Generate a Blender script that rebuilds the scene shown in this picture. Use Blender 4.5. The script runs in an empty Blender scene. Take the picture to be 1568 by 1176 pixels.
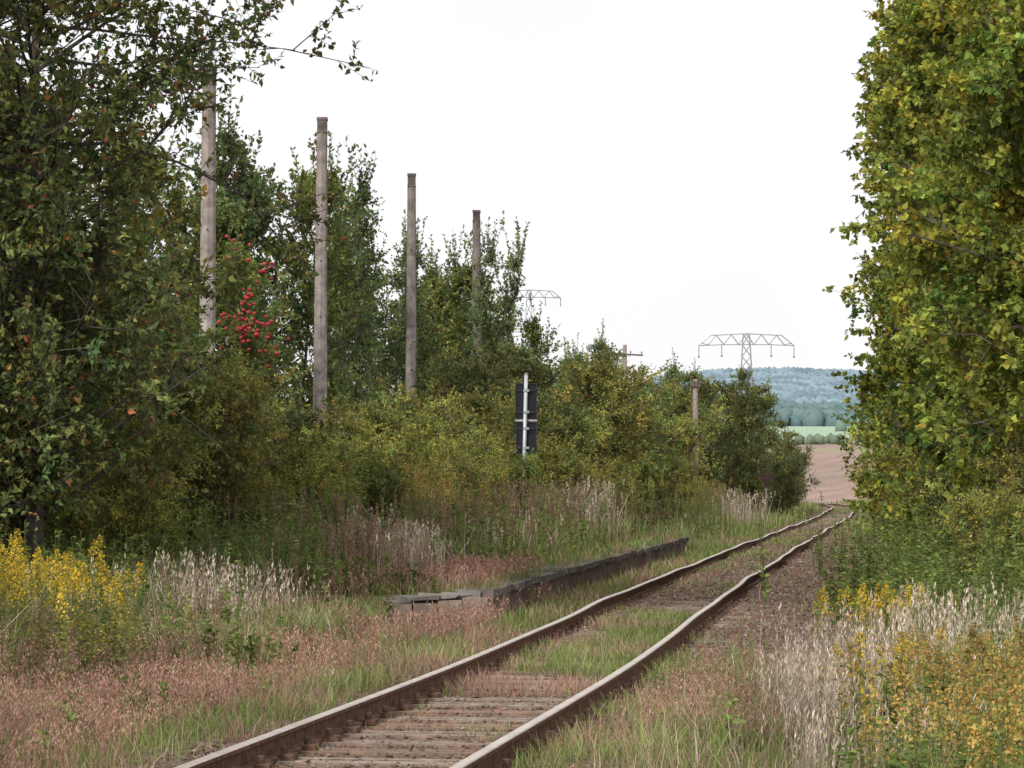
import bpy, math, random
import numpy as np
from mathutils import Vector, Matrix
rng = np.random.default_rng(7)
sc = bpy.context.scene

# ------------------------------------------------------------------ helpers
def nz(v):
    return v/np.maximum(np.linalg.norm(v,axis=-1,keepdims=True),1e-9)
def randv(n): return nz(rng.normal(size=(n,3)))
_ph = np.random.default_rng(3).uniform(0,6.28,(8,3)); _dr=np.random.default_rng(4).uniform(0,6.28,8)
def snoise(x,y,scale):
    s=0
    for i in range(6):
        a=_dr[i]; f=(0.6+0.35*i)/scale*2.2
        s=s+np.sin((x*math.cos(a)+y*math.sin(a))*f+_ph[i,0]+1.3*np.sin((x*math.sin(a)-y*math.cos(a))*f*0.7+_ph[i,1]))
    return s/6*1.6
def smooth(a,b,x):
    t=np.clip((x-a)/(b-a),0,1); return t*t*(3-2*t)

class MB:
    def __init__(s): s.V=[];s.F=[];s.C=[];s.M=[];s.n=0
    def add(s,V,F,C,m=0):
        V=np.asarray(V,float).reshape(-1,3); F=np.asarray(F,int)
        C=np.asarray(C,float)
        if C.ndim==1: C=np.tile(C,(len(V),1))
        s.V.append(V); s.F.append(F+s.n); s.C.append(C); s.M.append(np.full(len(F),m)); s.n+=len(V)
    def mesh(s,name,mats,smooth_sh=False):
        me=bpy.data.meshes.new(name)
        V=np.concatenate(s.V); C=np.concatenate(s.C)
        loops=np.concatenate([f.ravel() for f in s.F])
        tot=np.concatenate([np.full(len(f),f.shape[1]) for f in s.F])
        mi=np.concatenate(s.M)
        me.vertices.add(len(V)); me.vertices.foreach_set("co",V.astype(np.float32).ravel())
        me.loops.add(len(loops)); me.loops.foreach_set("vertex_index",loops.astype(np.int32))
        me.polygons.add(len(tot))
        st=np.concatenate([[0],np.cumsum(tot)[:-1]])
        me.polygons.foreach_set("loop_start",st.astype(np.int32))
        try: me.polygons.foreach_set("loop_total",tot.astype(np.int32))
        except Exception: pass
        me.polygons.foreach_set("material_index",mi.astype(np.int32))
        me.polygons.foreach_set("use_smooth",np.full(len(tot),smooth_sh))
        at=me.color_attributes.new("Col",'FLOAT_COLOR','POINT')
        at.data.foreach_set("color",np.concatenate([C,np.ones((len(C),1))],1).astype(np.float32).ravel())
        for m in mats: me.materials.append(m)
        me.update(calc_edges=True); me.validate()
        return me
    def obj(s,name,mats,smooth_sh=False,parent=None):
        o=bpy.data.objects.new(name,s.mesh(name,mats,smooth_sh)); sc.collection.objects.link(o)
        if parent: o.parent=parent
        return o
def empty(name,loc=(0,0,0)):
    e=bpy.data.objects.new(name,None); e.location=loc; sc.collection.objects.link(e); return e

def prisms(mb,a,b,ra,rb,col,sides=3,m=0,cap=False):
    a=np.asarray(a,float).reshape(-1,3); b=np.asarray(b,float).reshape(-1,3); n=len(a)
    ra=np.broadcast_to(ra,(n,)); rb=np.broadcast_to(rb,(n,))
    d=nz(b-a); ref=np.where(np.abs(d[:,2:3])>0.9,np.array([[1.,0,0]]),np.array([[0,0,1.]]))
    e1=nz(np.cross(d,ref)); e2=np.cross(d,e1)
    ang=np.arange(sides)/sides*2*math.pi+math.pi/4
    off=e1[:,None]*np.cos(ang)[None,:,None]+e2[:,None]*np.sin(ang)[None,:,None]
    V=np.concatenate([a[:,None]+off*ra[:,None,None],b[:,None]+off*rb[:,None,None]],1)
    base=(np.arange(n)*2*sides)[:,None,None]
    k=np.arange(sides); k2=(k+1)%sides
    F=np.stack([k,k2,k2+sides,k+sides],1)[None]+base
    C=np.asarray(col,float)
    if C.ndim==2: C=np.repeat(C,2*sides,0)
    mb.add(V.reshape(-1,3),F.reshape(-1,4),C,m)
    if cap and sides>=3:
        F2=np.stack([k[::-1],k+sides],0)[None]+base
        mb.F.append((F2.reshape(-1,sides))+mb.n-len(V.reshape(-1,3))); mb.M.append(np.full(2*n,m))
def box(mb,c,s,col,m=0,rz=0,jit=0,tilt=(0,0)):
    c=np.array(c,float); s=np.array(s,float)/2
    v=np.array([[x,y,z] for z in(-1,1) for y in(-1,1) for x in(-1,1)],float)*s
    if jit: v+=rng.uniform(-jit,jit,v.shape)
    v[:,2]+=v[:,0]*tilt[0]+v[:,1]*tilt[1]
    cz,sz=math.cos(rz),math.sin(rz)
    v=np.stack([v[:,0]*cz-v[:,1]*sz,v[:,0]*sz+v[:,1]*cz,v[:,2]],1)+c
    F=[[0,2,3,1],[4,5,7,6],[0,1,5,4],[2,6,7,3],[0,4,6,2],[1,3,7,5]]
    mb.add(v,F,col,m)

def leaves(mb,P,D,L,W,C,m=1,upb=0.6,fold=0.12):
    n=len(P); D=nz(D)
    u=np.array([0,0,1.])*upb+rng.normal(size=(n,3))*0.6
    side=nz(np.cross(D,u)); nr=np.cross(side,D)
    L=np.broadcast_to(L,(n,))[:,None]; W=np.broadcast_to(W,(n,))[:,None]
    v=np.stack([P,P+D*L*.42+side*W*.5+nr*L*fold,P+D*L-nr*L*fold*.7,P+D*L*.42-side*W*.5+nr*L*fold],1)
    F=np.arange(n)[:,None]*4+np.array([0,1,2,3])
    mb.add(v.reshape(-1,3),F,np.repeat(C,4,0),m)
def pick(cols,w,n):
    cols=np.array(cols); w=np.array(w,float); w/=w.sum()
    return cols[rng.choice(len(cols),n,p=w)]
def blades(mb,P,H,W,lean,C,Ctip=None,m=0,az=None,curve=1.0):
    n=len(P); H=np.broadcast_to(H,(n,)); W=np.broadcast_to(W,(n,)); lean=np.broadcast_to(lean,(n,))
    if az is None: az=rng.uniform(0,6.283,n)
    dh=np.stack([np.cos(az),np.sin(az),np.zeros(n)],1)
    fa=rng.uniform(0,6.283,n); sd=np.stack([np.cos(fa),np.sin(fa),np.zeros(n)],1)
    rows=[]
    for t,w in((0,1.),(0.5,.8),(1.,.08)):
        c=P+np.array([0,0,1.])*(H*t*(1-0.25*lean*t))[:,None]+dh*(H*lean*t**(1+curve)*0.9)[:,None]
        rows+= [c-sd*(W*w/2)[:,None],c+sd*(W*w/2)[:,None]]
    V=np.stack(rows,1)
    F=(np.arange(n)*6)[:,None,None]+np.array([[0,1,3,2],[2,3,5,4]])[None]
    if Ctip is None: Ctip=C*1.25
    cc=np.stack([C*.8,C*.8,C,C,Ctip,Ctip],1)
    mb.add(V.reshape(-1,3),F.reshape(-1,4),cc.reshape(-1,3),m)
    tip=P+np.array([0,0,1.])*(H*(1-0.25*lean))[:,None]+dh*(H*lean*.9)[:,None]
    return tip,dh

# ------------------------------------------------------------------ materials
def newmat(name):
    m=bpy.data.materials.new(name); m.use_nodes=True; nt=m.node_tree
    for n in list(nt.nodes): nt.nodes.remove(n)
    return m,nt
def leaf_mat(name,transl,noise_scale,amp):
    m,nt=newmat(name); N=nt.nodes; L=nt.links
    o=N.new('ShaderNodeOutputMaterial'); a=N.new('ShaderNodeAttribute'); a.attribute_name="Col"
    g=N.new('ShaderNodeNewGeometry'); no=N.new('ShaderNodeTexNoise'); no.inputs['Scale'].default_value=noise_scale
    no.inputs['Detail'].default_value=0
    L.new(g.outputs['Position'],no.inputs['Vector'])
    mr=N.new('ShaderNodeMapRange'); mr.inputs['From Min'].default_value=.3; mr.inputs['From Max'].default_value=.7
    mr.inputs['To Min'].default_value=1-amp; mr.inputs['To Max'].default_value=1+amp
    L.new(no.outputs['Fac'],mr.inputs['Value'])
    vm=N.new('ShaderNodeVectorMath'); vm.operation='SCALE'; L.new(a.outputs['Color'],vm.inputs[0]); L.new(mr.outputs[0],vm.inputs['Scale'])
    d=N.new('ShaderNodeBsdfDiffuse'); L.new(vm.outputs[0],d.inputs['Color']); last=d
    if transl:
        t=N.new('ShaderNodeBsdfTranslucent'); L.new(vm.outputs[0],t.inputs['Color'])
        mx=N.new('ShaderNodeMixShader'); mx.inputs[0].default_value=transl
        L.new(d.outputs[0],mx.inputs[1]); L.new(t.outputs[0],mx.inputs[2]); last=mx
    L.new(last.outputs[0],o.inputs[0]); return m
def attr_mat(name,rough=.8,noise_scale=3.,amp=.35,spec=.2,bump=0,bump_scale=30.,metal=0):
    m,nt=newmat(name); N=nt.nodes; L=nt.links
    o=N.new('ShaderNodeOutputMaterial'); a=N.new('ShaderNodeAttribute'); a.attribute_name="Col"
    g=N.new('ShaderNodeNewGeometry'); no=N.new('ShaderNodeTexNoise'); no.inputs['Scale'].default_value=noise_scale
    no.inputs['Detail'].default_value=4
    L.new(g.outputs['Position'],no.inputs['Vector'])
    mr=N.new('ShaderNodeMapRange'); mr.inputs['From Min'].default_value=.3; mr.inputs['From Max'].default_value=.7
    mr.inputs['To Min'].default_value=1-amp; mr.inputs['To Max'].default_value=1+amp
    L.new(no.outputs['Fac'],mr.inputs['Value'])
    vm=N.new('ShaderNodeVectorMath'); vm.operation='SCALE'; L.new(a.outputs['Color'],vm.inputs[0]); L.new(mr.outputs[0],vm.inputs['Scale'])
    p=N.new('ShaderNodeBsdfPrincipled'); p.inputs['Roughness'].default_value=rough; p.inputs['Metallic'].default_value=metal
    p.inputs['Specular IOR Level'].default_value=spec
    L.new(vm.outputs[0],p.inputs['Base Color'])
    if bump:
        b=N.new('ShaderNodeBump'); b.inputs['Strength'].default_value=bump; b.inputs['Distance'].default_value=.02
        n2=N.new('ShaderNodeTexNoise'); n2.inputs['Scale'].default_value=bump_scale; n2.inputs['Detail'].default_value=5
        L.new(g.outputs['Position'],n2.inputs['Vector']); L.new(n2.outputs['Fac'],b.inputs['Height']); L.new(b.outputs[0],p.inputs['Normal'])
    L.new(p.outputs[0],o.inputs[0])
    return m
M_leaf=leaf_mat("leaf",.3,1.0,.3)
M_grass=leaf_mat("grass_blade",0.,.8,.25)
M_far=leaf_mat("distant_forest_leaf",0.,.02,.22)
M_bark=attr_mat("bark",.9,12,.4,.1)
M_ground=attr_mat("ground_soil",.95,6.,.35,.1,bump=.8,bump_scale=25)
M_stone=attr_mat("ballast_stone",.9,20,.4,.15)
M_conc=attr_mat("weathered_concrete",.85,5,.35,.2,bump=.6,bump_scale=40)
M_sleeper=attr_mat("sleeper_concrete",.9,9,.35,.15,bump=.7,bump_scale=50)
M_rust=attr_mat("rusty_steel",.8,14,.5,.2,bump=.4,bump_scale=60)
M_rail=attr_mat("polished_rail_head",.42,5,.2,.5,metal=.7)
M_paint=attr_mat("painted_metal",.5,8,.2,.3)
M_galv=attr_mat("galvanised_steel",.5,8,.15,.4,metal=.3)

# ------------------------------------------------------------------ track centre line
cp=np.array([(-5.9,-20),(-4.6,-10),(-3.2,0),(-1.75,10),(-1.03,15),(.21,23.3),(1.13,30.4),(2.35,40),(3.71,50.2),(5.3,62),(8.0,81.6),(11.8,109),(14.3,127),(16.6,145),(18.9,163),(21.0,180),(22.4,196),(22.7,214),(21.8,234),(19.0,258),(13.5,285),(5,312),(-8,340),(-30,372)],float)
def catmull(P,k=14):
    out=[]
    for i in range(len(P)-1):
        p0=P[max(i-1,0)];p1=P[i];p2=P[i+1];p3=P[min(i+2,len(P)-1)]
        for t in np.linspace(0,1,k,endpoint=False):
            out.append(.5*((2*p1)+(-p0+p2)*t+(2*p0-5*p1+4*p2-p3)*t*t+(-p0+3*p1-3*p2+p3)*t**3))
    out.append(P[-1]); return np.array(out)
cl=catmull(cp)
_seg=np.linalg.norm(np.diff(cl,axis=0),axis=1); S=np.concatenate([[0],np.cumsum(_seg)])
def track_at(s):
    x=np.interp(s,S,cl[:,0]); y=np.interp(s,S,cl[:,1])
    x2=np.interp(s+.3,S,cl[:,0]); y2=np.interp(s+.3,S,cl[:,1]); x1=np.interp(s-.3,S,cl[:,0]); y1=np.interp(s-.3,S,cl[:,1])
    t=nz(np.stack([x2-x1,y2-y1],1)); return np.stack([x,y],1),t
mk=cl[:,1]<205
def xc(y): return np.interp(y,cl[mk,1],cl[mk,0])

PU0,PY0,PY1=-1.85,34.2,66.8
def far_z(x,y):
    z=np.interp(y,[0,235,300,420,600,900,1200,1700,2200,2700,3300,4000,4800,7000],[0,0,1.0,4.4,9.6,18,25.5,32,50,50,90,150,120,60])
    hill=np.exp(-((x-.113*y)/(.14*y+1))**2)
    z=np.where(y>1400,25+(z-25)*(0.45+.55*hill),z)
    z=z+np.where(y>1400,3.5*snoise(x,y,260)+np.where(y>2800,10*snoise(x,y,500),0),0)
    return z
def hz(x,y):
    x=np.asarray(x,float); y=np.asarray(y,float)
    u=x-xc(y); au=np.abs(u)
    z=np.zeros_like(x+y)
    left=smooth(-2.4,-6,u)*.22+smooth(-6,-12,u)*.25
    pl=smooth(-1.95,-2.2,u)*.33*smooth(PY0-.1,PY0+.3,y)*(1-smooth(PY1+1,PY1+5,y))
    z=np.where(u<0,np.maximum(left,pl),z)
    z=z-0.05*smooth(1.6,2.4,u)+.22*smooth(3.5,8,u)-0.04*smooth(-1.5,-2.0,u)*(pl<.05)
    z=z+.035*snoise(x,y,2.0)*smooth(1.0,2.6,au)*(y<300)-.04
    z=z+(1-smooth(1.3,2.0,au))*(.046*smooth(21.5,24.5,y+1.2*snoise(x,y,1.))*(.72+.5*snoise(x,y,.9)))*(y<230)
    z=z+.05*smooth(.85,1.0,au)*(1-smooth(1.5,2.2,au))*(y<24)
    z=z+.026*(1-smooth(.85,1.0,au))*(y<23)
    return z+far_z(x,y)

# ------------------------------------------------------------------ ground
us=np.concatenate([-np.geomspace(5000,14,70),np.arange(-12,12.01,.12),np.geomspace(14,5000,70)])
ys=np.concatenate([np.arange(-25,12,1.0),np.arange(12,80,.25),np.arange(80,260,1.5),np.geomspace(262,7000,150)])
U,Y=np.meshgrid(us,ys); X=U+xc(Y); Z=hz(X,Y)
n1=snoise(X,Y,1.3); n2=snoise(X+40,Y-13,.5); n3=snoise(X,Y,6)
def L3(a,b,t): return a+(b-a)*t[...,None]
soil=np.array([.17,.115,.08]); grn=np.array([.12,.14,.05]); grav=np.array([.165,.115,.09]); redg=np.array([.24,.145,.11])
C=L3(np.broadcast_to(grn,X.shape+(3,)),redg,smooth(-.3,.4,n1+.3*n2))
C=L3(C,soil,smooth(.1,.9,n3))
C=L3(C,grav,1-smooth(1.6,2.6,np.abs(U)+.25*n2))
C=L3(C,grav*.9,(1-smooth(2.7,3.3,U+.25*n2))*(U>0)*smooth(24,30,Y))
C=L3(C,np.array([.20,.125,.085]),smooth(-.3,.5,n1)*(1-smooth(.8,1.3,np.abs(U)))*.7)
fieldc=np.array([.33,.235,.195]); 
ff=smooth(225,245,Y); fc=L3(np.broadcast_to(fieldc,X.shape+(3,)),np.array([.27,.205,.165]),smooth(-.4,.6,snoise(X*.3,Y,14)))
fc=fc*(1+.10*np.sin((X*.96-Y*.28)*1.3))[...,None]
fc=L3(fc,np.array([.30,.29,.18]),smooth(500,520,Y)*(1-smooth(560,575,Y))*.6)
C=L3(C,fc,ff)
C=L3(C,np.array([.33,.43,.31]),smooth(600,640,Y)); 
C=L3(C,np.array([.17,.24,.235]),smooth(1350,1500,Y)); C=L3(C,np.array([.25,.33,.375]),smooth(2500,2700,Y))  # hill ground: aerial haze painted in as pale blue-green albedo
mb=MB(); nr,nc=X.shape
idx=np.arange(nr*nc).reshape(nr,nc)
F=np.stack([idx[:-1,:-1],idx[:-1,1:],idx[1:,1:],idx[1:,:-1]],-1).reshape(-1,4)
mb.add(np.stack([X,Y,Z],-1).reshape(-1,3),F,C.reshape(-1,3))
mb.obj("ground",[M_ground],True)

# ------------------------------------------------------------------ railway track
track=empty("railway_track")
ss=np.concatenate([np.arange(2,110,.5),np.arange(110,S[-1]-2,1.5)])
P2,T2=track_at(ss); Nn=np.stack([T2[:,1],-T2[:,0]],1)
prof=np.array([(-.07,0),(-.07,.018),(-.012,.035),(-.012,.11),(-.036,.122),(-.036,.146),(-.028,.152),(.028,.152),(.036,.146),(.036,.122),(.012,.11),(.012,.035),(.07,.018),(.07,0)])
for side,nm in((-1,"rail_left"),(1,"rail_right")):
    wob=.022*np.sin(ss*.42+side)+.014*np.sin(ss*.9+2*side); wz=.012*np.sin(ss*.5+side)+.010*np.sin(ss*.23)
    w=smooth(25,40,P2[:,1])
    mb=MB(); k=len(prof); n=len(ss)
    off=side*.7175+wob*w
    V=np.zeros((n,k,3))
    V[:,:,0]=P2[:,0:1]+Nn[:,0:1]*(off[:,None]+prof[None,:,0]); V[:,:,1]=P2[:,1:2]+Nn[:,1:2]*(off[:,None]+prof[None,:,0]); V[:,:,2]=prof[None,:,1]+(wz*w)[:,None]+.003
    for j in range(k-1):
        top=j in(5,6,7)
        A=V[:,j];B=V[:,j+1]; VV=np.stack([A,B],1).reshape(-1,3)
        i=np.arange(n-1)*2; FF=np.stack([i,i+1,i+3,i+2],1)
        mb.add(VV,FF,(.56,.49,.42) if top else (.11,.055,.035),0 if top else 1)
    mb.obj(nm,[M_rail,M_rust],False,track)
sl=np.arange(2,S[-1]-4,.62); P2,T2=track_at(sl); mb=MB(); mf=MB()
for i in range(len(sl)):
    if P2[i,1]>210: break
    rz=math.atan2(-T2[i,0],T2[i,1]); c=rng.uniform(.9,1.08); near=P2[i,1]<75
    base=np.array([.27,.215,.17])*c if rng.random()<.7 else np.array([.26,.18,.13])*c
    for q in(-.1,0,.1):
        box(mb,(P2[i,0]+T2[i,0]*q,P2[i,1]+T2[i,1]*q,-.065+rng.uniform(-.004,.003)),(2.5,.088,.13),base*rng.uniform(.92,1.08),0,rz,.003)
    if near:
        for sd in(-1,1):
            nn=np.array([T2[i,1],-T2[i,0]])
            for q in(-1,1):
                o=P2[i]+nn*(sd*.7175+q*.105)
                box(mf,(o[0],o[1],.018),(.09,.15,.035),(.12,.07,.05),0,rz,.004)
                o=P2[i]+nn*(sd*.7175+q*.085)
                box(mf,(o[0],o[1],.055),(.04,.045,.05),(.09,.055,.04),0,rz,.004)
mb.obj("sleepers",[M_sleeper],False,track); mf.obj("rail_fastenings",[M_rust],False,track)

def stones(mb,x,y,z,r,C):
    n=len(x); base=np.array([[1,0,0],[-1,0,0],[0,1,0],[0,-1,0],[0,0,1],[0,0,-1]],float)
    V=base[None]*(1+rng.uniform(-.35,.35,(n,6,1)))*r[:,None,None]+rng.normal(size=(n,6,3))*r[:,None,None]*.22
    V[:,:,2]*=.75
    a=rng.uniform(0,6.28,n); c,s=np.cos(a)[:,None],np.sin(a)[:,None]
    V=np.stack([V[:,:,0]*c-V[:,:,1]*s,V[:,:,0]*s+V[:,:,1]*c,V[:,:,2]],-1)+np.stack([x,y,z],1)[:,None]
    F=np.array([[0,2,4],[2,1,4],[1,3,4],[3,0,4],[2,0,5],[1,2,5],[3,1,5],[0,3,5]])[None]+(np.arange(n)*6)[:,None,None]
    mb.add(V.reshape(-1,3),F.reshape(-1,3),np.repeat(C,6,0))
def ysamp(n,y0,y1): return y0*(y1/y0)**rng.random(n)
n=72000; y=ysamp(n,11,110); u=rng.uniform(-1.9,3.1,n)
keep=(np.abs(np.abs(u)-.7175)>.1)&~((u<PU0+.15)&(y>PY0-.3)&(y<PY1))
keep&=~((np.abs(u)<.62)&(rng.random(n)<.45)&(y<21)); keep&=~((u<-1.3)&(y<30)&(rng.random(n)<.7)); u,y=u[keep],y[keep]; x=u+xc(y)
mb=MB(); r=rng.uniform(.012,.030,len(x))*np.clip(y/28,.85,2.)
z=hz(x,y)+rng.uniform(-.006,.012,len(x))
stones(mb,x,y,z,r,pick([(.18,.13,.105),(.125,.09,.072),(.25,.205,.175),(.19,.11,.078)],[4,3,1.2,3.5],len(x))*rng.uniform(.7,1.2,(len(x),1)))
mb.obj("ballast_gravel",[M_stone])

# ------------------------------------------------------------------ platform
plat=empty("station_platform")
mb=MB(); mw=MB(); y=PY0
while y<PY1:
    Ls=rng.uniform(.85,1.1); ym=y+Ls/2; x=xc(ym)+PU0-.22; rz=-math.atan(.135)
    box(mb,(x+rng.uniform(-.02,.02),ym,.33+rng.uniform(-.012,.012)),(.46,Ls-.03,.09),np.array([.135,.12,.105])*rng.uniform(.75,1.2),0,rz+rng.uniform(-.015,.015),.010,(rng.uniform(-.02,.02),rng.uniform(-.015,.015)))
    xw=xc(ym)+PU0-.17
    box(mw,(xw,ym,.09),(.22,Ls*1.0,.37),np.array([.19,.145,.115])*rng.uniform(.75,1.2),0,rz,.004)
    y+=Ls
x0=xc(PY0)+PU0
for i in range(4):
    box(mw,(x0-.22-i*.3,PY0+.12-i*.02,.075-.01*i),(.29,.55,.40-.03*i),np.array([.24,.19,.15])*rng.uniform(.85,1.15),0,.08,.008)
for i in range(9):
    box(mb,(x0-.15-i*.13,PY0+.14+rng.uniform(-.12,.4),.335-.014*i),(rng.uniform(.25,.42),rng.uniform(.3,.5),.06),np.array([.27,.25,.225])*rng.uniform(.6,1.15),0,rng.uniform(-.6,.6),.03,(rng.uniform(-.1,.1),0))
mb.obj("coping_slabs",[M_conc],False,plat); mw.obj("platform_wall",[M_conc],False,plat)

# ------------------------------------------------------------------ concrete poles
def cpole(x,y,top,w0,w1,lean,shade):
    mb=MB(); z0=float(hz(x,y))-.3; n=10
    zs=np.linspace(z0,top-.3,n+1); ws=np.interp(zs,[z0,top],[w0,w1])
    for i in range(n):
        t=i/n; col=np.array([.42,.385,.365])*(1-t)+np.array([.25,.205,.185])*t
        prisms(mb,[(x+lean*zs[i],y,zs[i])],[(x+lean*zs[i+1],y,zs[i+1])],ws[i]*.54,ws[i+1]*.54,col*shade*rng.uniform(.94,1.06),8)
    hx=x+lean*top
    box(mb,(hx,y,top-.17),(w1*1.02,w1*1.02,.30),np.array([.13,.11,.10])*shade)
    box(mb,(hx,y,top-.02),(w1*1.14,w1*1.14,.07),np.array([.19,.15,.14])*shade,jit=.006)
    box(mb,(hx,y,top-.32),(w1*1.1,w1*1.1,.05),np.array([.17,.14,.13])*shade,jit=.005)
    for zz in np.arange(z0+1.5,top-1,1.3):
        box(mb,(x+lean*zz,y-np.interp(zz,[z0,top],[w0,w1])*.52,zz),(.03,.05,.03),(.06,.05,.04))
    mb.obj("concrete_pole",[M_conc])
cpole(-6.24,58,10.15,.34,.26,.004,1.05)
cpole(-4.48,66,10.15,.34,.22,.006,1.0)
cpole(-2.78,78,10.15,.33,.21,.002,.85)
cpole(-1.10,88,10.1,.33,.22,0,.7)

# ------------------------------------------------------------------ signs
def sign_back(x,y,z0,top,tilt,panels,name,colr,pr=.04):
    e=empty(name); mb=MB()
    prisms(mb,[(x-tilt,y,z0)],[(x,y,top)],pr,pr,(.55,.57,.60),8,0,True)
    prisms(mb,[(x,y,top)],[(x,y,top+.03)],pr*1.2,pr*.6,(.3,.3,.3),8,0,True)
    mb.obj("post",[M_galv],True,e)
    for i,(zc,w,h) in enumerate(panels):
        m2=MB(); yy=y+.055
        box(m2,(x,yy,zc),(w,.012,h),colr)
        for sx in(-1,1): box(m2,(x+sx*(w/2-.012),yy-.014,zc),(.022,.016,h),np.array(colr)*1.8)
        for sz in(-1,1): box(m2,(x,yy-.0145,zc+sz*(h/2-.012)),(w-.05,.015,.022),np.array(colr)*1.8)
        for sz in(-.3,.3):
            box(m2,(x,yy-.02,zc+sz*h),(w*.86,.022,.035),np.array(colr)*2.0)
            box(m2,(x,y-.045,zc+sz*h),(.12,.012,.05),(.35,.37,.4))
        if i==0: box(m2,(x,yy-.001,zc-h/2-.022),(w,.02,.035),(.55,.56,.58))
        m2.obj("panel_%d"%(i+1),[M_paint],False,e)
    return e
sign_back(.30,60,.2,3.95,.09,[(3.38,.46,.76),(2.60,.44,.68)],"railway_sign",(.016,.017,.024))
e=empty("triangular_sign"); mb=MB()
prisms(mb,[(10.5,118,-.1)],[(10.55,118,1.95)],.035,.035,(.2,.17,.16),6,0,True)
mb.obj("post",[M_galv],True,e); mb=MB()
tri=np.array([(-.36,.26),(.36,.26),(0,-.34)])
V=[(10.55+a,117.94+d,1.76+b) for d in(0,.02) for a,b in tri]
mb.add(V,[[0,1,2],[5,4,3]],(.035,.02,.02)); mb.add(V,[[0,3,4,1],[1,4,5,2],[2,5,3,0]],(.12,.04,.035))
V=[(10.55+a*.45,117.925,1.78+b*.45) for a,b in tri]; mb.add(V,[[0,1,2]],(.06,.025,.022))
mb.obj("panel",[M_paint],False,e)
e=empty("track_marker_board"); mb=MB()
prisms(mb,[(5.66,100,-.1)],[(5.66,100,2.15)],.05,.045,(.10,.05,.04),6,0,True)
prisms(mb,[(5.62,99.9,2.15)],[(6.15,99.9,1.25)],.11,.09,(.15,.045,.032),4,0,True)
prisms(mb,[(5.62,99.8,1.84)],[(5.76,99.8,1.86)],.05,.05,(.7,.7,.68),6,0,True)
mb.obj("board",[M_paint],False,e)
def tpole(x,y,top,arms,r=.11,ins=True):
    e=empty("telegraph_pole"); mb=MB()
    prisms(mb,[(x,y,-.2)],[(x,y,top)],r*1.3,r,(.24,.21,.19),8,0,True)
    mb.obj("post",[M_bark],True,e)
    for zc,w in arms:
        m2=MB(); box(m2,(x,y-.12,zc),(w,.08,.09),(.14,.11,.09),rz=0,tilt=(-.06,0))
        for sx in np.linspace(-.46,.46,4):
            zz=zc-sx*w*.06
            prisms(m2,[(x+sx*w,y-.12,zz+.04)],[(x+sx*w,y-.12,zz+.12)],.02,.02,(.15,.13,.12),6,0,True)
            prisms(m2,[(x+sx*w,y-.12,zz+.10)],[(x+sx*w,y-.12,zz+.2)],.045,.03,(.6,.6,.58) if ins else (.15,.13,.12),8,0,True)
        m2.obj("crossarm",[M_paint],False,e)
tpole(7.22,112,5.75,[(5.5,.4)],.10,False)
tpole(5.96,150,8.95,[(8.45,1.9)],.10,False)

# ------------------------------------------------------------------ lattice pylons
def pylon(x,y,top,hw,name="electricity_pylon"):
    e=empty(name); mb=MB(); col=(.30,.31,.34); g=float(hz(x,y))-.5; A=[];B=[]
    zb=top-1.55; zt=top-.25
    def leg(z): return np.interp(z,[g,top],[1.5,.45])
    lv=np.linspace(g,top,13)
    for i in range(12):
        a,b=leg(lv[i]),leg(lv[i+1])
        c0=[(-a,-a),(a,-a),(a,a),(-a,a)];c1=[(-b,-b),(b,-b),(b,b),(-b,b)]
        for k in range(4):
            k2=(k+1)%4
            A.append((x+c0[k][0],y+c0[k][1],lv[i]));B.append((x+c1[k][0],y+c1[k][1],lv[i+1]))
            A.append((x+c0[k][0],y+c0[k][1],lv[i]));B.append((x+c1[k2][0],y+c1[k2][1],lv[i+1]))
            A.append((x+c0[k2][0],y+c0[k2][1],lv[i]));B.append((x+c1[k][0],y+c1[k][1],lv[i+1]))
    for yy in(-.5,.5):
        pts_b=[(-hw,zb-.15),(-hw*.5,zb),(0,zb),(hw*.5,zb),(hw,zb-.15)]
        pts_t=[(-hw,zb-.15),(-hw*.74,zt),(-hw*.4,zt+.1),(0,zt+.25),(hw*.4,zt+.1),(hw*.74,zt),(hw,zb-.15)]
        for pts in(pts_b,pts_t):
            for p,q in zip(pts[:-1],pts[1:]): A.append((x+p[0],y+yy,p[1]));B.append((x+q[0],y+yy,q[1]))
        xs=np.linspace(-hw*.95,hw*.95,13)
        for i in range(12):
            z1=zb; z2=np.interp(abs(xs[i+1]),[0,hw*.74,hw],[zt+.2,zt,zb-.1]); z0=np.interp(abs(xs[i]),[0,hw*.74,hw],[zt+.2,zt,zb-.1])
            if i%2: A.append((x+xs[i],y+yy,z1));B.append((x+xs[i+1],y+yy,z2))
            else: A.append((x+xs[i],y+yy,z0));B.append((x+xs[i+1],y+yy,z1))
    A=np.array(A);B=np.array(B); r=.05*y/400
    prisms(mb,A,B,r,r,col,4); mb.obj("lattice_tower",[M_galv],False,e)
    m2=MB()
    for fx in(-1,-.52,.52,1):
        z0=zb-(.15 if abs(fx)==1 else 0)
        prisms(m2,[(x+fx*hw,y,z0)],[(x+fx*hw,y,z0-1.5)],.06*y/400,.06*y/400,(.25,.23,.22),6,0,True)
        box(m2,(x+fx*hw,y,z0-1.6),(.3,.3,.2),(.2,.2,.2))
    m2.obj("insulators",[M_paint],False,e)
pylon(33,400,22.7,6.7)
pylon(3.5,590,41.8,6.6)

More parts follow.
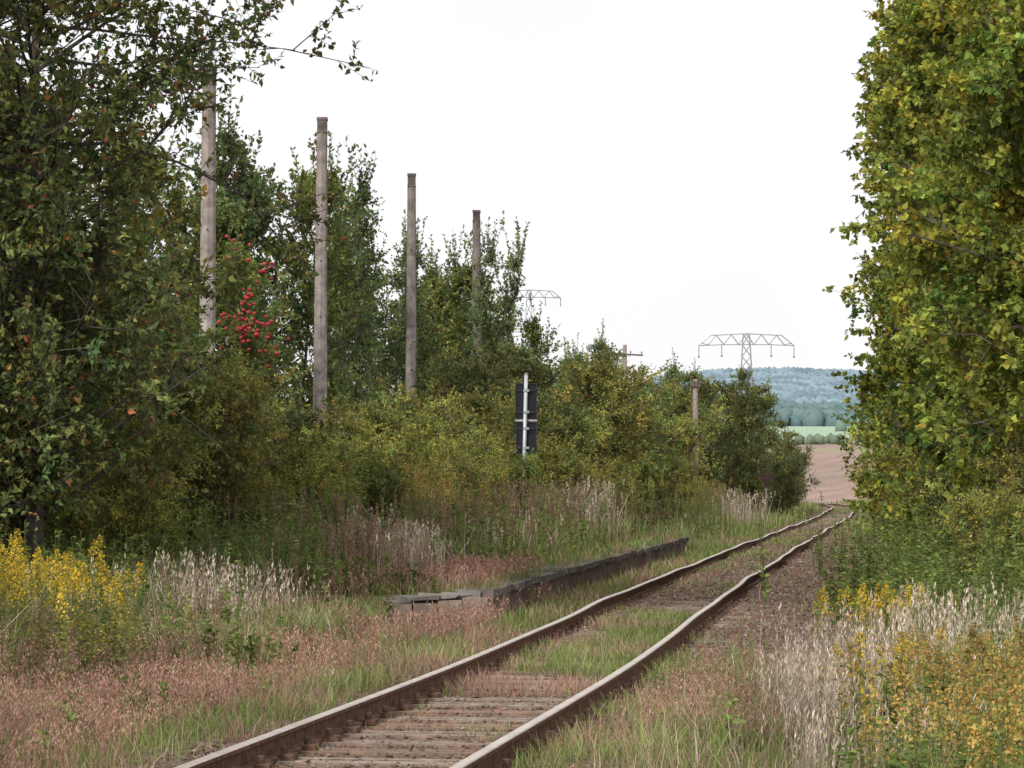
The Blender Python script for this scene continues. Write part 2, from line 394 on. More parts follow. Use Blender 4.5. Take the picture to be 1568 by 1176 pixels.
# ------------------------------------------------------------------ trees
BARK=(.13,.11,.09)
WARM=np.array([1.07,1.0,.84])
def gen_tree(name,h,prof,n_limb=60,t0=.1,up=.6,stems=1,spread=.4,lL=.08,lW=.05,per=12,cols=((.07,.11,.03),),w=(1,),twig=.4,nsub=7,ntw=5,shoots=0,shoot_len=(.6,1.5),trunk_r=.09,bark=BARK,jit=.45,upb=.6,gain=1.72,rmax=1.12):
    cols=np.array(cols)*gain*WARM
    mb=MB(); sts=[]
    for s in range(stems):
        az=rng.uniform(0,6.28); q=spread*rng.uniform(.3,1)*(stems>1)
        n=9; t=np.linspace(0,1,n); hh=h*.93*rng.uniform(.8,1) if s else h*.95
        px=np.cos(az)*q*h*.35*t**1.2+np.cumsum(rng.normal(0,.018*h/7,n)); py=np.sin(az)*q*h*.35*t**1.2+np.cumsum(rng.normal(0,.018*h/7,n))
        P=np.stack([px,py,hh*t],1); P[0]=[px[0]*.3,py[0]*.3,-.2]; sts.append(P)
        r=trunk_r/math.sqrt(stems)*(1-.88*t)
        prisms(mb,P[:-1],P[1:],r[:-1],r[1:],bark,7)
    A=[];B=[];RA=[];RB=[]; LP=[];
    for i in range(n_limb):
        P=sts[rng.integers(stems)]; t=t0+(1-t0)*(i+rng.random())/n_limb; t=min(t,.995)
        p=np.array([np.interp(t,np.linspace(0,1,len(P)),P[:,k]) for k in range(3)])
        az=i*2.399+rng.uniform(-.5,.5)
        R=max(prof(t,az),.15)*rng.uniform(.55,rmax)
        d=np.array([math.cos(az),math.sin(az),up*(.35+.9*t)*rng.uniform(.5,1.3)])
        pts=[p]; cur=p; dd=d.copy()
        for k in range(4):
            dd=dd+rng.normal(0,.2,3)+np.array([0,0,.06]); dd[:2]/=max(1.,np.linalg.norm(dd[:2])/1.1); cur=cur+dd*R/4; pts.append(cur)
        pts=np.array(pts); LP.append(pts)
        rr=trunk_r*.32*(1-.6*t)*np.linspace(1,.2,5); A+=list(pts[:-1]);B+=list(pts[1:]);RA+=list(rr[:-1]);RB+=list(rr[1:])
    prisms(mb,np.array(A),np.array(B),np.array(RA),np.array(RB),bark,4)
    LP=np.array(LP); nl=len(LP)
    length=np.linalg.norm(LP[:,-1]-LP[:,0],axis=1)
    li=np.repeat(np.arange(nl),nsub); s=rng.uniform(.15,1,len(li))**.8*4*.999; k=s.astype(int); f=(s-k)[:,None]
    p0=LP[li,k]*(1-f)+LP[li,k+1]*f; dl=nz(LP[li,k+1]-LP[li,k])
    d=nz(dl*.6+randv(len(li))*.8+np.array([0,0,.22])); ln=np.minimum(.22+.30*length[li],1.0)*rng.uniform(.5,1.1,len(li))
    p1=p0+d*ln[:,None]; prisms(mb,p0,p1,.009,.004,bark,3)
    tone=rng.uniform(1-jit,1+jit,len(li)); hue=rng.normal(0,.14,(len(li),1))*np.array([[1,.2,-.3]])
    ti=np.repeat(np.arange(len(li)),ntw); f=rng.uniform(.2,1,len(ti))[:,None]
    q0=p0[ti]*(1-f)+p1[ti]*f; d2=nz(d[ti]*.7+randv(len(ti))*.75+np.array([0,0,.15])); q1=q0+d2*(twig*rng.uniform(.5,1.2,len(ti)))[:,None]
    prisms(mb,q0,q1,.004,.002,bark,3)
    fi=np.repeat(np.arange(len(ti)),per); f=rng.uniform(.05,1.05,len(fi))[:,None]
    P=q0[fi]*(1-f)+q1[fi]*f; D=nz(d2[fi]*.5+randv(len(fi))+np.array([0,0,-.1]))
    C=pick(cols,w,len(fi))*(1+hue[ti][fi])*(tone[ti][fi]*rng.uniform(.75,1.25,len(fi)))[:,None]
    sz=rng.uniform(.6,1.15,len(fi)); leaves(mb,P,D,lL*sz,lW*sz,C,1,upb)
    if shoots:
        kk=rng.integers(0,nl,shoots*3); kk=kk[np.argsort(-LP[kk,-1,2])][:shoots]
        a=LP[kk,3]; ln=rng.uniform(*shoot_len,shoots); dd=nz(np.stack([rng.normal(0,.14,shoots),rng.normal(0,.14,shoots),np.ones(shoots)],1)); b=a+dd*ln[:,None]
        prisms(mb,a,b,.011,.004,bark,3); m=16
        fi=np.repeat(np.arange(shoots),m*2); f=rng.uniform(0,1.02,len(fi))[:,None]
        P=a[fi]*(1-f)+b[fi]*f; D=nz(randv(len(fi))*np.array([1,1,.3])+dd[fi]*.8)
        leaves(mb,P+D*.01,D,lL*1.0*rng.uniform(.7,1.2,len(fi)),lW,pick(cols,w,len(fi))*rng.uniform(.8,1.2,(len(fi),1)),1,upb)
    return mb.mesh(name,[M_bark,M_leaf])
def put(name,me,x,y,s=1.,rz=None,sz=None,dz=0):
    o=bpy.data.objects.new(name,me); sc.collection.objects.link(o)
    o.location=(x,y,float(hz(x,y))+dz); o.rotation_euler=(0,0,rng.uniform(0,6.28) if rz is None else rz)
    o.scale=(s,s,sz if sz else s); return o
G_mid=[(.095,.13,.045),(.075,.105,.04),(.12,.155,.052),(.155,.17,.055),(.18,.09,.045)]
G_dark=[(.08,.105,.044),(.064,.088,.038),(.105,.13,.05),(.14,.14,.055),(.17,.08,.045)]
G_blue=[(.082,.122,.06),(.072,.105,.053),(.11,.15,.068),(.15,.165,.065)]
G_oliv=[(.125,.14,.05),(.105,.12,.043),(.16,.17,.06),(.19,.17,.055),(.19,.11,.055)]
G_yg=[(.175,.195,.06),(.135,.165,.05),(.22,.215,.065),(.11,.14,.045),(.26,.19,.06)]
G_yel=[(.165,.20,.048),(.125,.165,.042),(.205,.22,.052),(.095,.13,.042),(.25,.185,.05)]
W5=[4,4,3,1.2,.35]
ball=lambda R:(lambda t,az:R*math.sqrt(max(0,1-((t-.45)/.58)**2)))
egg=lambda R:(lambda t,az:R*(1-t)**.55*min(1,t*3+.35))
cone=lambda R:(lambda t,az:R*(1.05-t)**.8)
ME={}
ME['shrubA']=gen_tree("shrub",4,ball(1.5),60,.06,.8,5,1.0,.11,.07,8,G_mid,W5,shoots=26,shoot_len=(.3,.9),trunk_r=.07)
ME['shrubB']=gen_tree("shrub",4,ball(1.6),60,.06,.7,5,1.1,.10,.065,9,G_oliv,W5,shoots=18,shoot_len=(.3,.8),trunk_r=.07)
ME['shrubD']=gen_tree("shrub",4,ball(1.6),60,.06,.7,4,.9,.105,.065,9,G_dark,W5,shoots=14,shoot_len=(.3,.7),trunk_r=.07)
ME['shrubY']=gen_tree("shrub",4,ball(1.6),60,.06,.7,5,1.0,.11,.055,8,G_yg,W5,shoots=34,shoot_len=(.3,.8),trunk_r=.06)
ME['treeA']=gen_tree("small_tree",8,egg(2.0),85,.06,.7,2,.5,.115,.075,8,G_mid,W5,shoots=34,shoot_len=(.6,1.6))
ME['treeB']=gen_tree("small_tree",8,egg(1.8),85,.06,.75,2,.6,.115,.075,8,G_blue,[4,4,3,1],shoots=30,shoot_len=(.5,1.5))
ME['treeC']=gen_tree("small_tree",8,egg(2.1),85,.06,.6,3,.7,.115,.075,8,G_dark,W5,shoots=16,shoot_len=(.4,.9))
ME['shoot']=gen_tree("sapling",9,cone(1.0),40,.08,1.6,3,.35,.12,.07,6,G_blue,[4,4,3,1],nsub=5,ntw=4,shoots=40,shoot_len=(.8,1.8),trunk_r=.05)
def npf(t,az):
    b=np.interp(t,[0,.15,.45,.6,.8,1],[1.3,1.7,1.5,2.6,3.1,1.9]); return b*(1+.14*math.cos(az))
ME['near']=gen_tree("birch_tree",9.5,npf,120,.12,.3,1,0,.10,.062,9,G_dark,[5,5,3,1,.5],nsub=10,ntw=5,twig=.45,trunk_r=.14,bark=(.08,.07,.06),gain=1.8,rmax=1.12)
ME['maple']=gen_tree("maple_tree",13.5,lambda t,az:2.9*(1-t)**.35*min(1,t*3+.4),170,.08,.42,1,0,.135,.115,12,G_yel,[4,4,2.5,3,.4],nsub=9,ntw=5,twig=.42,trunk_r=.18,jit=.35,rmax=1.06)
ME['mapleB']=gen_tree("maple_tree",13.5,lambda t,az:2.9*(1-t)**.4*min(1,t*3+.4),150,.08,.42,1,0,.14,.11,9,[(.11,.145,.045),(.085,.12,.038),(.15,.17,.05),(.19,.19,.05),(.22,.12,.05)],[4,4,2.5,1.5,.4],nsub=9,ntw=5,twig=.42,trunk_r=.18,jit=.35,rmax=1.0)

put("birch_tree",ME['near'],-5.4,32,1.0,0.)
put("birch_tree",ME['near'],-7.7,34.5,1.05,2.)
for (x,y,h,k) in [(-7.4,36,5.8,'shrubB'),(-6.3,37.5,4.6,'shrubB'),(-5.3,39,3.6,'shrubA'),(-4.1,40,2.6,'shrubB'),(-7.6,42,5.4,'shrubB'),(-6.3,43,4.2,'shrubA'),(-4.7,44,2.9,'shrubB'),
    (-8.7,48,7.2,'treeC'),(-7.7,50,5.2,'shrubA'),(-5.6,51,3.2,'shrubA'),(-3.6,50,2.6,'shrubD'),(-2.7,54,2.6,'shrubB'),(-4.5,57,2.9,'shrubY'),(-1.7,59,2.9,'shrubY'),(-3.2,61,3.0,'shrubA'),(-1.2,65,3.2,'shrubB'),(-2.5,68,3.1,'shrubD'),(-.3,70,3.4,'shrubB'),(.7,76,3.6,'shrubA'),(-.9,77,4.6,'shrubD'),(1.5,83,3.7,'shrubY'),(2.7,90,3.9,'shrubA'),(3.6,97,4.0,'shrubY'),(4.8,104,4.0,'shrubD'),(5.8,110,4.1,'shrubY'),(2.2,86,4.8,'shrubB'),
    (-2.4,48.5,2.1,'shrubY'),(-1.5,53,2.2,'shrubY'),(-.9,56,2.1,'shrubY'),(-3.3,45,2.1,'shrubY'),(.6,67,2.3,'shrubY'),(1.2,72,2.5,'shrubY'),(-7.4,29.5,2.6,'shrubB'),(-5.9,32.5,2.6,'shrubA'),(-4.7,35,2.1,'shrubY'),(-6.6,31,3.4,'shrubB'),
    (-2.2,43.5,1.6,'shrubA'),(-1.0,49,1.6,'shrubB'),(.0,57,1.8,'shrubA'),(3.3,77,2.2,'shrubA'),(4.6,88,2.2,'shrubB')]:
    b=8 if k.startswith('tree') else 4.3
    put("shrub" if b<8 else "small_tree",ME[k],x,y,h/b)
for (x,y,h,k) in [(-8.4,62,9.2,'treeA'),(-6.7,69,10.5,'treeB'),(-5.4,71,9.9,'treeA'),(-4.2,75,10.3,'shoot'),(-5.0,78,9.6,'treeB'),(-3.5,81,9.0,'shoot'),(-3.8,83,8.2,'treeC'),(-2.2,89,8.6,'treeA'),(-1.5,92,9.6,'shoot'),(-1.6,91,7.9,'treeC'),(-.6,86,9.6,'shoot'),(-.2,93,7.4,'treeA'),(.0,84,6.0,'treeC'),(1.2,97,5.6,'shoot'),(1.6,100,6.1,'treeA'),(3.0,115,6.8,'treeA'),(6.1,172,10.6,'treeB'),(7.2,166,8.7,'treeC'),(8.6,165,8.6,'treeB'),(10.4,168,8.2,'treeB'),(2.3,130,7.4,'treeC'),(4.8,112,5.5,'shrubA'),(7.0,128,6.,'shrubY'),(8.8,128,7.1,'treeC'),(9.9,132,7.4,'treeC'),(11.2,140,7.2,'treeC'),(12.3,143,6.6,'treeA'),(13.6,150,5.4,'treeC'),(15.2,158,3.6,'shrubD'),(6.2,118,5.,'shrubA'),(4.2,150,8.6,'treeB'),(10.9,134,3.0,'shrubD'),(13.0,138,3.0,'shrubD'),
     (-2.9,91,8.6,'treeB')]:
    b=4.3 if k.startswith('shrub') else (8.6 if k!='shoot' else 9.8)
    put("shrub" if b<5 else "small_tree",ME[k],x,y,h/b*(.92 if h>9 else 1),sz=h/b)
at=put("apple_tree",ME['treeA'],-5.95,62.5,.82,1.0)
mb=MB(); 
def icos(mb,c,r,col):
    p=(1+5**.5)/2; v=nz(np.array([(-1,p,0),(1,p,0),(-1,-p,0),(1,-p,0),(0,-1,p),(0,1,p),(0,-1,-p),(0,1,-p),(p,0,-1),(p,0,1),(-p,0,-1),(-p,0,1)],float))
    F=[(0,11,5),(0,5,1),(0,1,7),(0,7,10),(0,10,11),(1,5,9),(5,11,4),(11,10,2),(10,7,6),(7,1,8),(3,9,4),(3,4,2),(3,2,6),(3,6,8),(3,8,9),(4,9,5),(2,4,11),(6,2,10),(8,6,7),(9,8,1)]
    mb.add(v*r+np.array(c),F,col)
for (cx,cz,sg,nn) in [(-5.6,4.9,.2,56),(-5.3,6.15,.1,10),(-5.6,5.6,.1,12),(-6.1,5.2,.12,5),(-5.8,6.6,.2,6),(-5.1,4.6,.25,10)]:
    for i in range(nn):
        icos(mb,(cx+rng.normal(0,sg),60.2+rng.uniform(-.3,.4),cz+rng.normal(0,sg)),rng.uniform(.035,.052),np.array([.42,.04,.05])*rng.uniform(.5,1.2))
ap=mb.obj("apples",[M_paint],True); ap.parent=at; ap.matrix_parent_inverse=Matrix.LocRotScale(at.location,at.rotation_euler,at.scale).inverted()
for (x,y,s,k) in [(8.6,47,1.0,'maple'),(9.2,55,1.0,'maple'),(10.0,63,1.0,'maple'),(11.2,72,1.0,'mapleB'),(13.7,83,.95,'mapleB'),(8.2,40,1.05,'maple')]:
    put("maple_tree",ME[k],x,y,s)
for (x,y,h,k) in [(7.0,43,2.2,'shrubA'),(7.1,49,2.5,'shrubY'),(7.7,46,2.9,'shrubA'),(8.5,54,2.8,'shrubA'),(9.8,62,3.2,'shrubA'),(11.2,70,3.4,'shrubD'),(13.1,84,4.2,'shrubA'),(14.6,96,4.5,'shrubA'),(16.3,108,4.2,'shrubD'),(18.2,122,4.6,'shrubA'),(20.6,140,5.0,'shrubB'),(22.9,158,5.5,'shrubB'),(25.5,175,6.2,'shrubD'),(7.2,39,2.0,'shrubB'),(6.3,37,1.6,'shrubY'),(17.8,112,7,'treeC'),(27.6,185,8,'treeC'),(24.5,165,6.5,'treeA')]:
    b=8.6 if k.startswith('tree') else 4.3
    put("shrub" if b<5 else "small_tree",ME[k],x,y,h/b)

# ------------------------------------------------------------------ distant forest
p=(1+5**.5)/2; iv=nz(np.array([(-1,p,0),(1,p,0),(-1,-p,0),(1,-p,0),(0,-1,p),(0,1,p),(0,-1,-p),(0,1,-p),(p,0,-1),(p,0,1),(-p,0,-1),(-p,0,1)],float))
iF=np.array([(0,11,5),(0,5,1),(0,1,7),(0,7,10),(0,10,11),(1,5,9),(5,11,4),(11,10,2),(10,7,6),(7,1,8),(3,9,4),(3,4,2),(3,2,6),(3,6,8),(3,8,9),(4,9,5),(2,4,11),(6,2,10),(8,6,7),(9,8,1)])
def crowns(mb,x,y,r,C):
    n=len(x); V=iv[None]*r[:,None,None]*(1+rng.uniform(-.25,.25,(n,12,1))); V[:,:,2]*=1.35
    V=V+np.stack([x,y,hz(x,y)+r*.8],1)[:,None]
    mb.add(V.reshape(-1,3),(iF[None]+(np.arange(n)*12)[:,None,None]).reshape(-1,3),np.repeat(C,12,0))
mb=MB()
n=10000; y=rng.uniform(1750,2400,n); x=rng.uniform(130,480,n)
crowns(mb,x,y,rng.uniform(3,7,n),pick([(.13,.20,.195),(.115,.18,.185),(.145,.21,.20)],[1,1,1],n))  # near ridge crowns, distance haze mixed into the leaf colour
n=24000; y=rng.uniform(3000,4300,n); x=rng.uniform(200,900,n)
crowns(mb,x,y,rng.uniform(4,8,n),pick([(.225,.305,.35),(.22,.298,.343),(.232,.312,.357)],[1,1,1],n))  # far ridge crowns, painted paler and bluer to stand for haze
mb.obj("haze_tinted_forest",[M_far],True)
mb=MB(); n=60; y=rng.uniform(605,625,n); x=rng.uniform(60,130,n); crowns(mb,x,y,rng.uniform(.5,1.2,n),pick([(.17,.22,.16),(.2,.25,.17)],[1,1],n))
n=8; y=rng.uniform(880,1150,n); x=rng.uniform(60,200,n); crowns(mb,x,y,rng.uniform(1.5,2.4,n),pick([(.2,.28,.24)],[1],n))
mb.obj("field_hedge",[M_far],True)

# ------------------------------------------------------------------ grasses and herbs
def pts(n,u0,u1,y0,y1,thr=None,sc_=1.5,ox=0):
    y=ysamp(n,y0,y1); u=rng.uniform(u0,u1,n); x=u+xc(y)
    if thr is not None:
        k=snoise(x+ox,y-ox,sc_)+rng.normal(0,.25,n)>thr; x,y=x[k],y[k]
    u=x-xc(y)
    bad=(y>PY0-.2)&(y<PY1)&(u>PU0-.12)&(u<-1.35)&(rng.random(len(u))<.45)
    bad|=(y>PY0-.3)&(y<PY1)&(u<PU0-.1)&(u>PU0-.42)&(rng.random(len(u))<.6)
    bad|=(u<3.0+.3*snoise(x,y,2.))&(u>.8)&(y>26)&(y<85)&(rng.random(len(u))<.92)
    x,y=x[~bad],y[~bad]; u=x-xc(y); z=hz(x,y)-.02
    z=np.where((y>PY0)&(y<PY1)&(u<PU0)&(u>PU0-.45),np.maximum(z,.34),z)
    return np.stack([x,y,z],1)
def wy(P,k=22): return np.clip(P[:,1]/k,.8,6)
GC=[(.165,.225,.065),(.13,.18,.055),(.215,.26,.08),(.30,.27,.155)]
RC=[(.33,.18,.14),(.37,.24,.185),(.28,.14,.11),(.36,.29,.20)]
SC=[(.54,.45,.36),(.46,.37,.28),(.62,.54,.45),(.39,.31,.23)]
mb=MB()
for (n,u0,u1,y0,y1,thr,s,hh,rt) in [(90000,-9,-1.15,11,80,None,1.5,(.08,.30),.15),(60000,1.05,8,10,110,None,1.5,(.08,.3),.3),(15000,-.6,.6,22,35,-.15,1.0,(.05,.20),.1),(2500,-.6,.6,16,22,.3,1.0,(.04,.12),.2),(16000,-.6,.6,34,95,.3,1.8,(.05,.15),.5),(12000,-1.6,-.85,18,90,-.3,1.,(.06,.22),.4),(14000,.85,1.7,16,30,-.2,1.,(.05,.22),.3),(9000,-2.5,-1.4,33,70,-.1,1.2,(.08,.22),.4),(14000,-8,-1.4,66,220,None,2,(.15,.5),.6),(9000,1.4,8,90,220,None,2,(.15,.5),.6),(6000,-1.5,1.5,90,215,.1,3,(.05,.15),.6)]:
    P=pts(n,u0,u1,y0,y1,thr,s); n=len(P)
    C=pick(GC,[4,3,2,1],n); a=snoise(P[:,0],P[:,1],1.6)+rng.normal(0,.35,n)>rt
    C[a]=pick(RC,[2,2,1,2],a.sum())
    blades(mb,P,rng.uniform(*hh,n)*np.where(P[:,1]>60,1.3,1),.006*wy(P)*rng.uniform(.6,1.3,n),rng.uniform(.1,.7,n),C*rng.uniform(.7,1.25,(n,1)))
mb.obj("verge_grass",[M_grass])

mb=MB()
def bent(P,h0,h1,cols,w):
    n=len(P); H=rng.uniform(h0,h1,n); C=pick(cols,w,n)*rng.uniform(.75,1.2,(n,1))
    tip,dh=blades(mb,P,H,.004*wy(P),rng.uniform(.1,.5,n),C*.9,C*1.1)
    k=4; i=np.repeat(np.arange(n),k); Q=tip[i]-np.array([0,0,1.])*(rng.uniform(0,.35,len(i))*H[i])[:,None]+rng.normal(0,.02,(len(i),3))
    leaves(mb,Q,nz(randv(len(i))*.6+np.array([0,0,.8])),.04*np.clip(P[i,1]/25,.8,3),.007*np.clip(P[i,1]/20,.8,3),C[i]*1.1,0)
bent(pts(30000,-4.8,-1.6,11,40,-.12,1.4,3),.16,.42,RC,[3,3,2.5,1])
bent(pts(5000,1.2,2.8,18,30,.1,1.1,9),.15,.36,RC,[3,3,2,1])
mb.obj("red_bent_grass",[M_grass])

mb=MB()
for (n,u0,u1,y0,y1,thr,h0,h1) in [(42000,-13,-4.3,17,60,None,.35,.85),(18000,-7.5,-3.0,40,120,None,.3,.8),(16000,3.1,9,24,80,None,.25,.6),(14000,3.2,8,13,24,None,.2,.65),(7000,-4.8,-3.0,26,34,-.2,.25,.5),(9000,1.5,4.6,12,24,-.2,.15,.42)]:
    P=pts(n,u0,u1,y0,y1,thr); n=len(P)
    C=pick(GC+SC[:2],[4,3,3,2,.8,.8],n)
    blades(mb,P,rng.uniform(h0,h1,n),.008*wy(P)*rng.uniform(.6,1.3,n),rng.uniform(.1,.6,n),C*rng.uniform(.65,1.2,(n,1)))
mb.obj("tall_meadow_grass",[M_grass])

mb=MB()
def reed(cx,cy,rx,ry,n,h0,h1,tint=1.):
    x=cx+rng.normal(0,rx,n); y=cy+rng.normal(0,ry,n); P=np.stack([x,y,hz(x,y)],1)
    H=rng.uniform(h0,h1,n); C=pick(SC,[3,2,2,1.5],n)*rng.uniform(.7,1.15,(n,1))*tint
    tip,dh=blades(mb,P,H,.0055*np.clip(P[:,1]/20,.9,4),rng.uniform(.02,.4,n),C*.8,C)
    k=6; s=rng.random(n)<.6; ids=np.where(s)[0]; i=np.repeat(ids,k); Q=tip[i]-np.array([0,0,1.])*rng.uniform(0,.2,len(i))[:,None]+rng.normal(0,.008,(len(i),3))
    leaves(mb,Q,nz(randv(len(i))*.3+np.array([0,0,1.])),.06,.010*np.clip(P[i,1]/20,.9,3),C[i]*1.1,0)
for a in [(-3.3,30,.3,.9,230,.4,.95),(-2.7,31.5,.3,.8,130,.35,.8),(-4.3,27,.3,.7,80,.4,.9),(-1.35,38,.25,.8,240,.5,.9),(-2.1,41,.2,1,90,.6,1.1),(1.75,68,.35,2.2,430,.8,1.6),(1.0,62,.3,2,100,.7,1.3),(.2,52,.25,1.5,60,.5,1.0),(-.5,46,.2,1,50,.5,.9),(-6,24,.4,.8,60,.5,.8),
          (1.95,18.3,.13,.8,300,.4,.72),(2.2,20.8,.16,.8,200,.4,.74),(1.7,15.8,.08,.5,80,.3,.55),(3.4,24.5,.4,.9,230,.4,.75),(4.1,27,.4,1,200,.45,.8),(2.35,15.6,.15,.6,90,.4,.65),(4.5,92,.5,3,200,.8,1.4),(8.6,110,.6,3,300,.8,1.6),(5.0,29,.4,1.2,140,.4,.75),(2.8,21.5,.25,.7,110,.4,.7),(2.7,18,.3,1,110,.4,.75)]:
    reed(*a)
mb.obj("dry_reed_grass",[M_grass])

def herb(mb,P,H,kl,lL,lW,stem,lc,lw,plume=0,pc=((.6,.45,.03),),pl=.22,pr=.09,bit=.018,leaf_t0=.05,lean=.12):
    n=len(P); az=rng.uniform(0,6.28,n); dd=nz(np.stack([np.cos(az)*lean,np.sin(az)*lean,np.ones(n)],1)); T=P+dd*H[:,None]
    prisms(mb,P,T,.0045*np.clip(P[:,1]/25,.9,3),.002*np.clip(P[:,1]/25,.9,3),np.array(stem),3)
    i=np.repeat(np.arange(n),kl); f=rng.uniform(leaf_t0,1,len(i))
    Q=P[i]+dd[i]*(H[i]*f)[:,None]; D=nz(randv(len(i))*np.array([1,1,.35])+np.array([0,0,.35]))
    s=(1.15-f*.6)*rng.uniform(.7,1.2,len(i))
    leaves(mb,Q,D,lL*s,lW*s,pick(lc,lw,len(i))*np.repeat(rng.uniform(.75,1.25,n),kl)[:,None],1,1.0)
    if plume:
        i=np.repeat(np.arange(n),plume); f=rng.random(len(i))**.8
        Q=T[i]-dd[i]*((1-f)*pl)[:,None]*1.; rad=(1-f)*pr+.008; Q=Q+randv(len(i))*np.array([1,1,.35])*rad[:,None]
        leaves(mb,Q,randv(len(i)),bit*rng.uniform(.8,1.8,len(i)),bit,pick(pc,[1]*len(pc),len(i))*np.repeat(rng.uniform(.7,1.15,n),plume)[:,None],1)
def hp(cx,cy,rx,ry,n):
    x=cx+rng.normal(0,rx,n); y=cy+rng.normal(0,ry,n); return np.stack([x,y,hz(x,y)-.02],1)
YP=[(.72,.50,.05),(.62,.44,.05),(.54,.44,.09)]; YD=[(.55,.38,.11),(.43,.36,.11),(.46,.27,.09)]; YG=[(.47,.38,.09),(.37,.34,.08),(.30,.30,.075)]
GRL=[(.19,.25,.07),(.15,.205,.055),(.26,.28,.08),(.22,.17,.08)]
mb=MB()
for (cx,cy,rx,ry,n,h0,h1,pc,pn) in [(-4.15,24.5,.38,.8,66,.8,1.08,YP,70),(-4.8,26,.5,1,50,.8,1.15,YP,70),(-7.2,30,1,1.5,60,1,1.5,YD,60),(-3.5,23.5,.4,.6,30,.55,.8,YG,40),
     (3.95,30.5,.3,.6,34,.5,.7,YP,75),(2.35,14.6,.25,.7,50,.55,.85,YD,50),(2.8,16.5,.3,1,60,.6,.92,YD,60),(3.5,20,.4,1,50,.5,.8,YD,55),(2.4,18.5,.2,.5,16,.5,.8,YP,60),
     (-2.6,47,.7,2,90,1.1,1.8,YG,60),(-1.6,52,.8,3,120,1.2,1.9,YG,60),(-.6,60,.8,4,100,1.2,1.8,YG,60),(-1.9,45,.4,1,50,1.2,1.7,YD,70),(-1.2,47,.4,1.5,40,1.2,1.6,YD,60),(3.4,84,.8,5,120,1.2,2.,YG,60),(2.2,72,.6,4,90,1.3,2.1,YG,60),(6.3,104,.8,5,140,1.2,2.,YG,60),(8.4,124,.8,4,70,1.2,1.7,YG,60)]:
    P=hp(cx,cy,rx,ry,n)
    herb(mb,P,rng.uniform(h0,h1,n),50,.085,.022,(.18,.16,.08),GRL,[3,3,2,.7],pn,pc,.26,.10,.019)
mb.obj("goldenrod",[M_grass,M_leaf])
mb=MB()
for (cx,cy,rx,ry,n,h0,h1) in [(-2.9,42,.6,2,160,.6,1.3),(-1.6,46,.6,3,210,.7,1.4),(-.4,54,.6,4,210,.8,1.5),(.9,62,.5,4,180,.8,1.4),(-4.0,24,.5,1.5,110,.3,.7),(3.2,80,.6,4,130,.9,1.4),(-3.6,31,.6,2,150,.4,.8),(-2.0,37,.5,1.5,120,.5,1.)]:
    P=hp(cx,cy,rx,ry,n)
    herb(mb,P,rng.uniform(h0,h1,n),26,.06,.012,(.27,.16,.12),[(.30,.18,.125),(.24,.14,.10),(.38,.28,.20),(.16,.2,.07)],[2,2,1,1.8],22,[(.34,.22,.15),(.42,.32,.24)],.3,.05,.02)
mb.obj("dried_weed_stems",[M_grass,M_leaf])
mb=MB()
for (cx,cy,rx,ry,n,h0,h1) in [(-5.5,31,1.2,2,300,.5,1.1),(-4,37,.9,2,240,.5,1.2),(-7,29,1.0,2,180,.6,1.2),(-2.4,35.5,.5,.8,50,.3,.5),(-1.5,36.6,.5,.8,30,.2,.4),(-3.2,27,.6,1.5,60,.2,.45),(-2.7,21,.4,2,50,.15,.3),(-4.9,28.5,.8,1.5,120,.4,.8),(-2.9,38.5,.5,1.5,120,.4,.9),
     (5.4,36,.6,3,160,.4,.9),(6.6,38,.9,3,260,.8,1.5),(6.9,45,.6,4,240,.8,1.6),(5.1,30,.5,2,120,.3,.7),(8.6,56,.6,5,220,.8,1.6),(-3.0,45,.6,2,160,1.,1.6),(-.8,54,.9,6,320,.8,1.5),(1.8,78,.8,6,220,1,1.8),(5,100,1,8,220,1,1.8),(.6,64,.6,5,200,.7,1.3),(-1.6,42,.6,2,110,.5,1.0),(2.8,17.5,.4,1.5,90,.3,.65),(2.3,14.5,.3,.8,40,.3,.6)]:
    P=hp(cx,cy,rx,ry,n)
    herb(mb,P,rng.uniform(h0,h1,n),34,.11,.06,(.18,.20,.07),[(.175,.24,.07),(.145,.20,.06),(.23,.29,.085)],[2,2,2])
mb.obj("broadleaf_weeds",[M_grass,M_leaf])

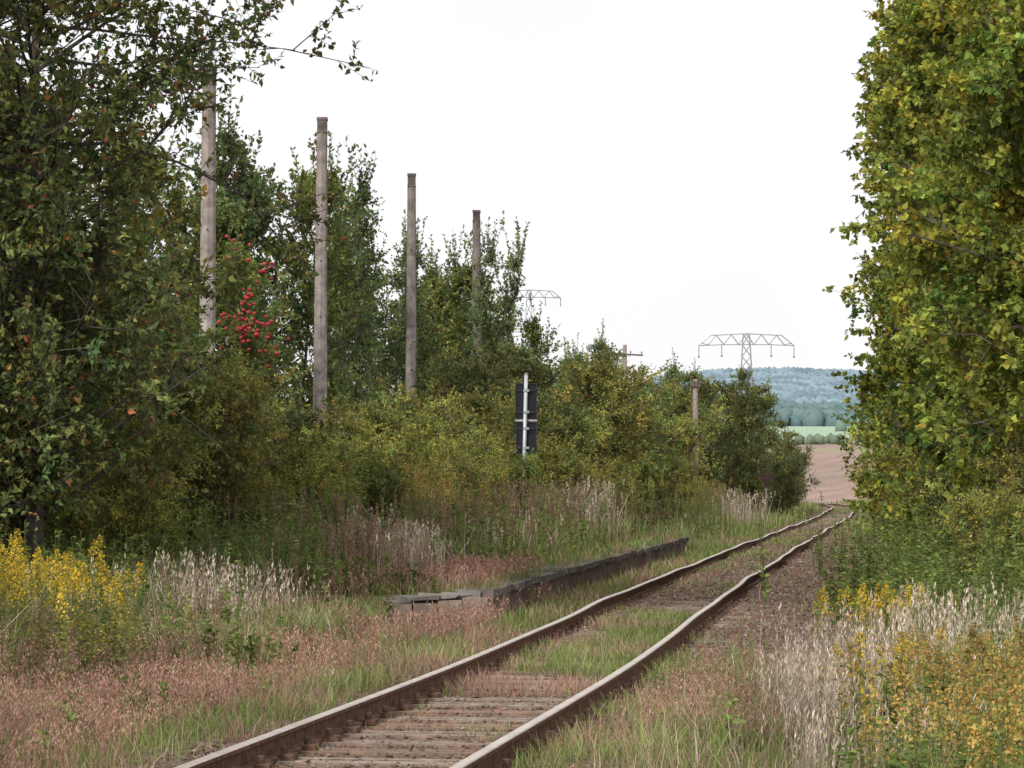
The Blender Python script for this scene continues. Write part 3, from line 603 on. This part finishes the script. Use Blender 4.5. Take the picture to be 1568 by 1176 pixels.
# ------------------------------------------------------------------ light, sky
W=bpy.data.worlds.new("World"); sc.world=W; W.use_nodes=True; nt=W.node_tree; N=nt.nodes; L=nt.links
bg=N['Background']; sky=N.new('ShaderNodeTexSky'); sky.sky_type='NISHITA'; sky.sun_disc=False
sd=Vector((-.5,-.72,.66)).normalized(); el=math.asin(sd.z); az=math.atan2(sd.x,sd.y)
sky.sun_elevation=el; sky.sun_rotation=az; sky.dust_density=3; sky.air_density=1
tc=N.new('ShaderNodeTexCoord'); no=N.new('ShaderNodeTexNoise'); no.inputs['Scale'].default_value=2.2; no.inputs['Detail'].default_value=3
L.new(tc.outputs['Generated'],no.inputs['Vector'])
cr=N.new('ShaderNodeValToRGB'); cr.color_ramp.elements[0].position=.3; cr.color_ramp.elements[0].color=(.81,.80,.83,1); cr.color_ramp.elements[1].position=.65; cr.color_ramp.elements[1].color=(.99,.97,.985,1)
L.new(no.outputs['Fac'],cr.inputs[0])
sc2=N.new('ShaderNodeVectorMath'); sc2.operation='SCALE'; sc2.inputs['Scale'].default_value=10.3; L.new(cr.outputs[0],sc2.inputs[0])
mx=N.new('ShaderNodeMixRGB'); mx.inputs[0].default_value=.93; L.new(sky.outputs[0],mx.inputs[1]); L.new(sc2.outputs[0],mx.inputs[2])
L.new(mx.outputs[0],bg.inputs[0]); bg.inputs[1].default_value=.12
ld=bpy.data.lights.new("sun",'SUN'); ld.energy=2.5; ld.angle=math.radians(12); ld.color=(1,.95,.87)
lo=bpy.data.objects.new("sun",ld); sc.collection.objects.link(lo); lo.rotation_euler=sd.to_track_quat('Z','Y').to_euler()

cd=bpy.data.cameras.new("camera"); co=bpy.data.objects.new("camera",cd); sc.collection.objects.link(co)
cd.lens=100; cd.sensor_width=36; cd.clip_end=20000; cd.clip_start=.1
co.location=(0,0,1.65); co.rotation_euler=(math.radians(90)+math.atan(152/4355),0,0)
sc.camera=co
sc.view_settings.view_transform='Standard'; sc.view_settings.look='None'; sc.view_settings.exposure=0
